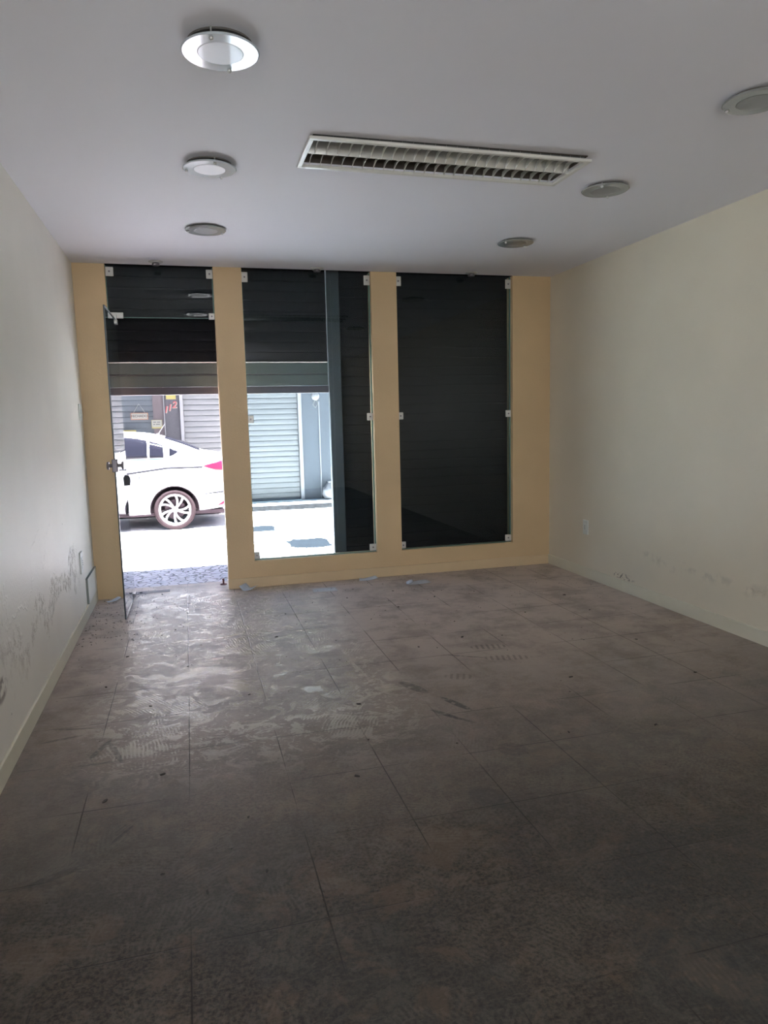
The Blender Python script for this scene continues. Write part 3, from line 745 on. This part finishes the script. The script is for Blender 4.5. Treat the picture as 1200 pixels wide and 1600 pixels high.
yp = boxo('yellow_plate', (.44, .61, YO-.012, YO, 1.835, 1.98), M_yel, bevel=.003); tag(yp, 'yellow plate above the house number 112', 'plate')
nt = thing('paper_notice', 'white notice with yellow edge on the mauve-brown panel across the street', 'notice', (.255, YO-.002, 1.40))
bm = bmesh.new(); box(bm, -.092, .092, -.006, 0, -.085, .068); obj('backing', bm, M_yel, nt)
bm = bmesh.new(); box(bm, -.086, .086, -.009, -.006, -.062, .064); obj('card', bm, M_cream, nt)
bm = bmesh.new()
for zz, a0, a1 in ((.028, -.06, -.01), (.028, .005, .06), (-.012, -.06, -.03), (-.012, -.015, .055)): box(bm, a0, a1, -.011, -.009, zz-.006, zz+.006)
obj('faded_print', bm, M_oppw, nt)
ys = boxo('yellow_sticker', (-.34, -.11, YO-.004, YO+.012, 1.25, 1.295), M_yel); tag(ys, 'narrow yellow strip low on the teal shutter, just above the car roof', 'sticker')
# meter and conduit
mt = thing('wall_lamp', 'round white lamp with loose wire high on the blue-grey wall', 'wall lamp', (3.17, YO, 1.85))
bm = bmesh.new(); lathe(bm, [(0, 0), (.075, 0), (.08, -.02), (.065, -.045), (.03, -.055), (0, -.055)], 'Y', 28); obj('lamp_body', bm, M_strip, mt, smooth=True)
bm = bmesh.new(); tube(bm, [(.0, -.01, -.07), (-.05, -.02, -.16), (0, -.015, -.22), (.05, -.02, -.15), (.03, -.01, -.07)], .005, 6); obj('loose_wire', bm, M_cream, mt)
cd = boxo('conduit_pipe', (3.225, 3.245, YO-.02, YO, -.12, 1.75), M_strip, bevel=.004); tag(cd, 'thin vertical conduit running down the blue-grey wall', 'conduit')
bg = thing('rubbish_bag', 'small white rubbish bag at the foot of the blue-grey wall', 'bag', (3.36, YO-.17, -.12))
bm = bmesh.new(); bmesh.ops.create_icosphere(bm, subdivisions=3, radius=.14)
for v in bm.verts:
    v.co.z = v.co.z*1.1 + .14; v.co *= 1 + .05*math.sin(v.co.x*60+v.co.z*40)
    if v.co.z > .24: v.co.x *= .55; v.co.y *= .55; v.co.z += .05
    v.co.z = max(v.co.z, 0.0)
obj('bag_body', bm, M_strip, bg, smooth=True)
bm = bmesh.new(); lathe(bm, [(.025, .31), (.045, .345), (.02, .35)], seg=14); obj('tied_neck', bm, M_strip, bg, smooth=True)

# ------------------------------------------------------------------ car
M_paint = pmat('white_car_paint', (0.55, 0.55, 0.58), .35, coat=.3)
M_cglass = pmat('dark_car_glass', (0.004, 0.004, 0.006), .04, spec=.12)
M_tyre = pmat('dusty_tyre', (0.014, 0.0095, 0.0105), .95, spec=.05, noise=.1, nscale=30)
M_rim = pmat('silver_alloy', (0.25, 0.25, 0.26), .4)
M_well = pmat('dusty_wheel_well', (0.022, 0.016, 0.019), .9, spec=.05)
M_tail = pmat('red_tail_lens', (0.16, 0.004, 0.013), .3, spec=.1)
M_gap = pmat('door_gap_dark', (0.010, 0.010, 0.012), .9, spec=.05)
M_chrome = pmat('chrome', (0.75, 0.75, 0.78), .12, metal=1.0)
car = thing('car', 'white sedan parked across the street, seen from its rear side through the doorway', 'car', (1.42, 6.04, SZ))
S = [  # x, zb, zs, zt, w, wt
 (0.00,.42,.80,.86,.60,.52),(-.05,.32,.93,1.00,.72,.58),(-.12,.28,1.03,1.10,.79,.62),(-.25,.27,1.055,1.135,.83,.62),(-.41,.25,1.065,1.155,.845,.60),
 (-.71,.24,1.07,1.30,.85,.60),(-1.0,.225,1.07,1.405,.85,.60),(-1.3,.22,1.07,1.465,.85,.60),(-1.7,.22,1.07,1.49,.85,.60),(-2.2,.22,1.065,1.485,.85,.60),
 (-2.6,.22,1.05,1.44,.85,.60),(-2.95,.22,1.03,1.28,.85,.60),(-3.25,.22,1.0,1.09,.85,.64),(-3.45,.22,.965,1.03,.85,.68),(-3.9,.22,.90,.95,.83,.66),
 (-4.2,.24,.80,.85,.78,.60),(-4.38,.28,.62,.68,.66,.50),(-4.44,.36,.5,.54,.50,.40)]
def sec(x, zb, zs, zt, w, wt):
    gh = zt - zs
    return [(0, zb), (.80*w, zb), (.95*w, zb+.04), (.995*w, zb+.14), (1.0*w, zb+(zs-zb)*.45), (.985*w, zb+(zs-zb)*.80), (.955*w, zs-.035), (.935*w, zs),
            (.935*w*.5+wt*.5+.02*min(1, gh/.3), zs+gh*.50), (wt+.02, zt-min(.07, gh*.3)), (wt*.86, zt-min(.028, gh*.15)), (wt*.45, zt-.004), (0, zt)]
def lerp_station(x):
    for a, b in zip(S, S[1:]):
        if b[0] <= x <= a[0]:
            f = (a[0]-x)/(a[0]-b[0]); return [a[i]*(1-f)+b[i]*f for i in range(6)]
    return S[-1]
xs = sorted(set([s[0] for s in S] + [-.18, -.33, -.55, -.85, -1.15, -1.5, -1.95, -2.4, -2.78, -3.1, -3.6, -4.05, -4.3]), reverse=True)
bm = bmesh.new(); rings = []
for x in xs:
    q = lerp_station(x); h = sec(*q)
    ring = [bm.verts.new((x, -y, z)) for y, z in h] + [bm.verts.new((x, y, z)) for y, z in h[-2:0:-1]]
    rings.append(ring)
n = len(rings[0])
for a, b in zip(rings, rings[1:]):
    for i in range(n): bm.faces.new((a[i], a[(i+1) % n], b[(i+1) % n], b[i]))
bm.faces.new(rings[0]); bm.faces.new(rings[-1][::-1])
body = obj('body_tmp', bm, M_paint, None, smooth=True)
md = body.modifiers.new('s', 'SUBSURF'); md.levels = md.render_levels = 2
WX = (-.885, -3.485); WZ = .305
cutters = []
for wx in WX:
    for s in (-1, 1):
        bm = bmesh.new(); cyl(bm, (wx, s*.80, WZ), .362, .46, 'Y', 48)
        cu = obj('cut_tmp', bm, M_paint); cutters.append(cu)
        md = body.modifiers.new('b', 'BOOLEAN'); md.object = cu; md.operation = 'DIFFERENCE'; md.solver = 'EXACT'
bpy.context.view_layer.update()
me = bpy.data.meshes.new_from_object(body.evaluated_get(bpy.context.evaluated_depsgraph_get()))
bpy.data.objects.remove(body)
for cu in cutters: bpy.data.objects.remove(cu)
me.name = 'body'; bo_ = bpy.data.objects.new('body', me); C.objects.link(bo_); bo_.parent = car
me.set_sharp_from_angle(angle=math.radians(38))
def side_y(x, z):
    h = sec(*lerp_station(x))
    for (y0, z0), (y1, z1) in zip(h[1:], h[2:]):
        if z0 <= z <= z1 and z1 > z0: return y0 + (y1-y0)*(z-z0)/(z1-z0)
    return h[9][0]
def side_patch(name, cols, mat, parent, off=.006, rows=6, side=-1, smooth=True):
    """cols: (x, zbottom, ztop)"""
    bm = bmesh.new(); G = []
    for x, zb, zt in cols:
        G.append([bm.verts.new((x, side*(side_y(x, zb+(zt-zb)*k/rows)+off), zb+(zt-zb)*k/rows)) for k in range(rows+1)])
    for a, b in zip(G, G[1:]):
        for k in range(rows): bm.faces.new((a[k], b[k], b[k+1], a[k+1]))
    o = obj(name, bm, mat, parent, smooth=smooth)
    md = o.modifiers.new('s', 'SOLIDIFY'); md.thickness = .006; md.offset = 0
    return o
def interp(tbl, x):
    tbl = sorted(tbl)
    for a, b in zip(tbl, tbl[1:]):
        if a[0] <= x <= b[0]: return a[1]+(b[1]-a[1])*(x-a[0])/(b[0]-a[0])
    return tbl[0][1] if x < tbl[0][0] else tbl[-1][1]
wtop = [(-.93,1.225),(-1.0,1.262),(-1.08,1.302),(-1.19,1.338),(-1.36,1.378),(-1.54,1.402),(-1.9,1.415),(-2.3,1.405),(-2.55,1.36),(-2.80,1.25),(-3.0,1.12)]
wbot = [(-.93,1.09),(-3.0,1.07)]
def win(x0, x1, name='side_window', n=10):
    for s in (-1, 1):
        side_patch(name, [(x0+(x1-x0)*i/n, interp(wbot, x0+(x1-x0)*i/n), interp(wtop, x0+(x1-x0)*i/n)) for i in range(n+1)], M_cglass, car, side=s)
win(-1.005, -1.205); win(-1.235, -1.93); win(-2.01, -2.93)
for s in (-1, 1):
    side_patch('quarter_window', [(-.92, 1.105, 1.235), (-.86, 1.13, 1.205), (-.80, 1.165, 1.18)], M_cglass, car, side=s)
    side_patch('window_trim', [(-.96, 1.062, 1.080), (-2.0, 1.056, 1.074), (-3.0, 1.046, 1.062)], M_chrome, car, side=s, off=.010)
    side_patch('window_trim', [(-1.209, 1.09, 1.335), (-1.232, 1.09, 1.342)], M_strip, car, side=s, off=.008)
    for cols in ([(-.45, .918, .944), (-.97, .918, .950), (-1.5, .860, .890), (-3.2, .834, .860)],):
        side_patch('crease_shade_strip', cols, M_gap, car, side=s, off=.020, rows=1)  # dark strip drawn for the shade line along the crease
    side_patch('door_gap', [(-1.36, .60, 1.05), (-1.368, .60, 1.05)], M_gap, car, side=s, off=.009)
    side_patch('door_gap', [(-1.965, .26, 1.05), (-1.973, .26, 1.05)], M_gap, car, side=s, off=.009)
    side_patch('door_gap', [(-3.02, .26, 1.04), (-3.028, .26, 1.04)], M_gap, car, side=s, off=.009)
    side_patch('door_handle', [(-1.40, .925, .95), (-1.56, .925, .95)], M_paint, car, side=s, off=.018, rows=2)
    side_patch('door_handle', [(-2.10, .915, .94), (-2.26, .915, .94)], M_paint, car, side=s, off=.018, rows=2)
    side_patch('tail_light', [(-.435, .938, .950), (-.36, .912, .972), (-.27, .882, 1.0), (-.18, .872, 1.022), (-.10, .875, 1.02), (-.05, .86, .92)], M_tail, car, side=s, off=.010)
    side_patch('rear_reflector', [(-.25, .335, .345), (-.17, .345, .39), (-.10, .36, .42), (-.05, .37, .43)], M_tail, car, side=s, off=.010, rows=2)
    side_patch('bumper_seam', [(-.12, .535, .560), (-.30, .527, .548), (-.44, .518, .530)], M_gap, car, side=s, off=.020, rows=1)
    side_patch('headlight', [(-3.95, .66, .78), (-4.1, .62, .78), (-4.25, .58, .70), (-4.34, .56, .62)], M_cglass, car, side=s, off=.004)
def top_patch(name, x0, x1, mat, w=.50, n=8):
    bm = bmesh.new(); G = []
    for i in range(n+1):
        x = x0+(x1-x0)*i/n; q = lerp_station(x); zt = q[3]
        G.append([bm.verts.new((x, y, zt-.004*(abs(y)/.27)**2-(.012 if abs(y) > .4 else 0)+.006)) for y in (-w, -w*.66, -w*.33, 0, w*.33, w*.66, w)])
    for a, b in zip(G, G[1:]):
        for k in range(6): bm.faces.new((a[k], b[k], b[k+1], a[k+1]))
    o = obj(name, bm, mat, car, smooth=True); md = o.modifiers.new('s', 'SOLIDIFY'); md.thickness = .006; md.offset = 0
top_patch('rear_window', -.47, -.98, M_cglass); top_patch('windshield', -2.66, -3.2, M_cglass)
bm = bmesh.new(); tube(bm, [(-1.09, -.02, 1.43), (-.97, -.02, 1.60)], .004, 8); cyl(bm, (-1.09, -.02, 1.435), .022, .02, seg=12); obj('antenna', bm, M_strip, car)
for s in (-1, 1):
    bm = bmesh.new(); bmesh.ops.create_uvsphere(bm, u_segments=16, v_segments=10, radius=1, matrix=Matrix.Translation((-2.82, s*.93, 1.12)) @ Matrix.Diagonal((.07, .10, .065, 1)))
    obj('wing_mirror', bm, M_paint, car, smooth=True)
bm = bmesh.new(); box(bm, -3.9, -.16, -.62, .62, .20, .255); obj('underbody', bm, M_well, car)
bm = bmesh.new(); box(bm, .002, .012, -.26, .26, .62, .74); obj('number_plate', bm, M_strip, car)
# wheels
def rim_bm():
    bm = bmesh.new()
    lathe(bm, [(.205, -.06), (.232, -.085), (.240, -.092), (.240, -.080), (.222, -.05), (.215, .06), (.205, .06)], 'Y', 48, close=True)
    cyl(bm, (0, -.072, 0), .045, .03, 'Y', 24)
    for k in range(5):
        a = 2*pi*k/5 + pi/2 + .63
        for tw in (-1, 1):
            prev = None
            for i in range(7):
                f = i/6; r = .03 + .185*f
                aa = a + tw*(.13 + .13*f) + .30*f**1.5
                wd = .010 + .008*f
                c = Vector((r*math.cos(aa), -.080+.012*math.sin(pi*f), r*math.sin(aa))); tn = Vector((-math.sin(aa), 0, math.cos(aa)))*wd
                cur = [bm.verts.new(c-tn), bm.verts.new(c+tn), bm.verts.new(c+tn+Vector((0, .03, 0))), bm.verts.new(c-tn+Vector((0, .03, 0)))]
                if prev:
                    for j in range(4): bm.faces.new((prev[j], prev[(j+1) % 4], cur[(j+1) % 4], cur[j]))
                prev = cur
    return bm
def wheel(wx, s):
    bm = bmesh.new()
    lathe(bm, [(.236, -.095), (.262, -.108), (.288, -.104), (.300, -.088), (.305, -.05), (.305, .05), (.300, .088), (.262, .1), (.236, .09)], 'Y', 56, caps=False)
    t = obj('tyre', bm, M_tyre, car, smooth=True); t.location = (wx, s*-.0+s*.735, WZ); t.rotation_euler = (0, 0, 0 if s < 0 else pi)
    r = obj('wheel_rim', rim_bm(), M_rim, t, bevel=.003)
    bm = bmesh.new(); cyl(bm, (0, -.02, 0), .15, .015, 'Y', 32); obj('brake_disc', bm, M_well, t)
    bm = bmesh.new(); cyl(bm, (0, -.090, 0), .026, .012, 'Y', 20); obj('hub_cap', bm, M_chrome, t)
    # cover the tyre centre behind the spokes
    bm = bmesh.new()
    for k in range(24):
        pass
    m_ = 26; A = []; B = []
    for k in range(m_+1):
        a = -.12 + (pi+.24)*k/m_
        A.append(bm.verts.new((.352*math.cos(a), -.09, .352*math.sin(a)))); B.append(bm.verts.new((.352*math.cos(a), .13, .352*math.sin(a))))
    for k in range(m_): bm.faces.new((A[k], A[k+1], B[k+1], B[k]))
    cc = bm.verts.new((0, .13, 0))
    for k in range(m_): bm.faces.new((B[k], B[k+1], cc))
    w = obj('wheel_well', bm, M_well, car); w.location = (wx, s*.735, WZ); w.rotation_euler = (0, 0, 0 if s < 0 else pi)
    md = w.modifiers.new('s', 'SOLIDIFY'); md.thickness = .006
for wx in WX:
    for s in (-1, 1): wheel(wx, s)
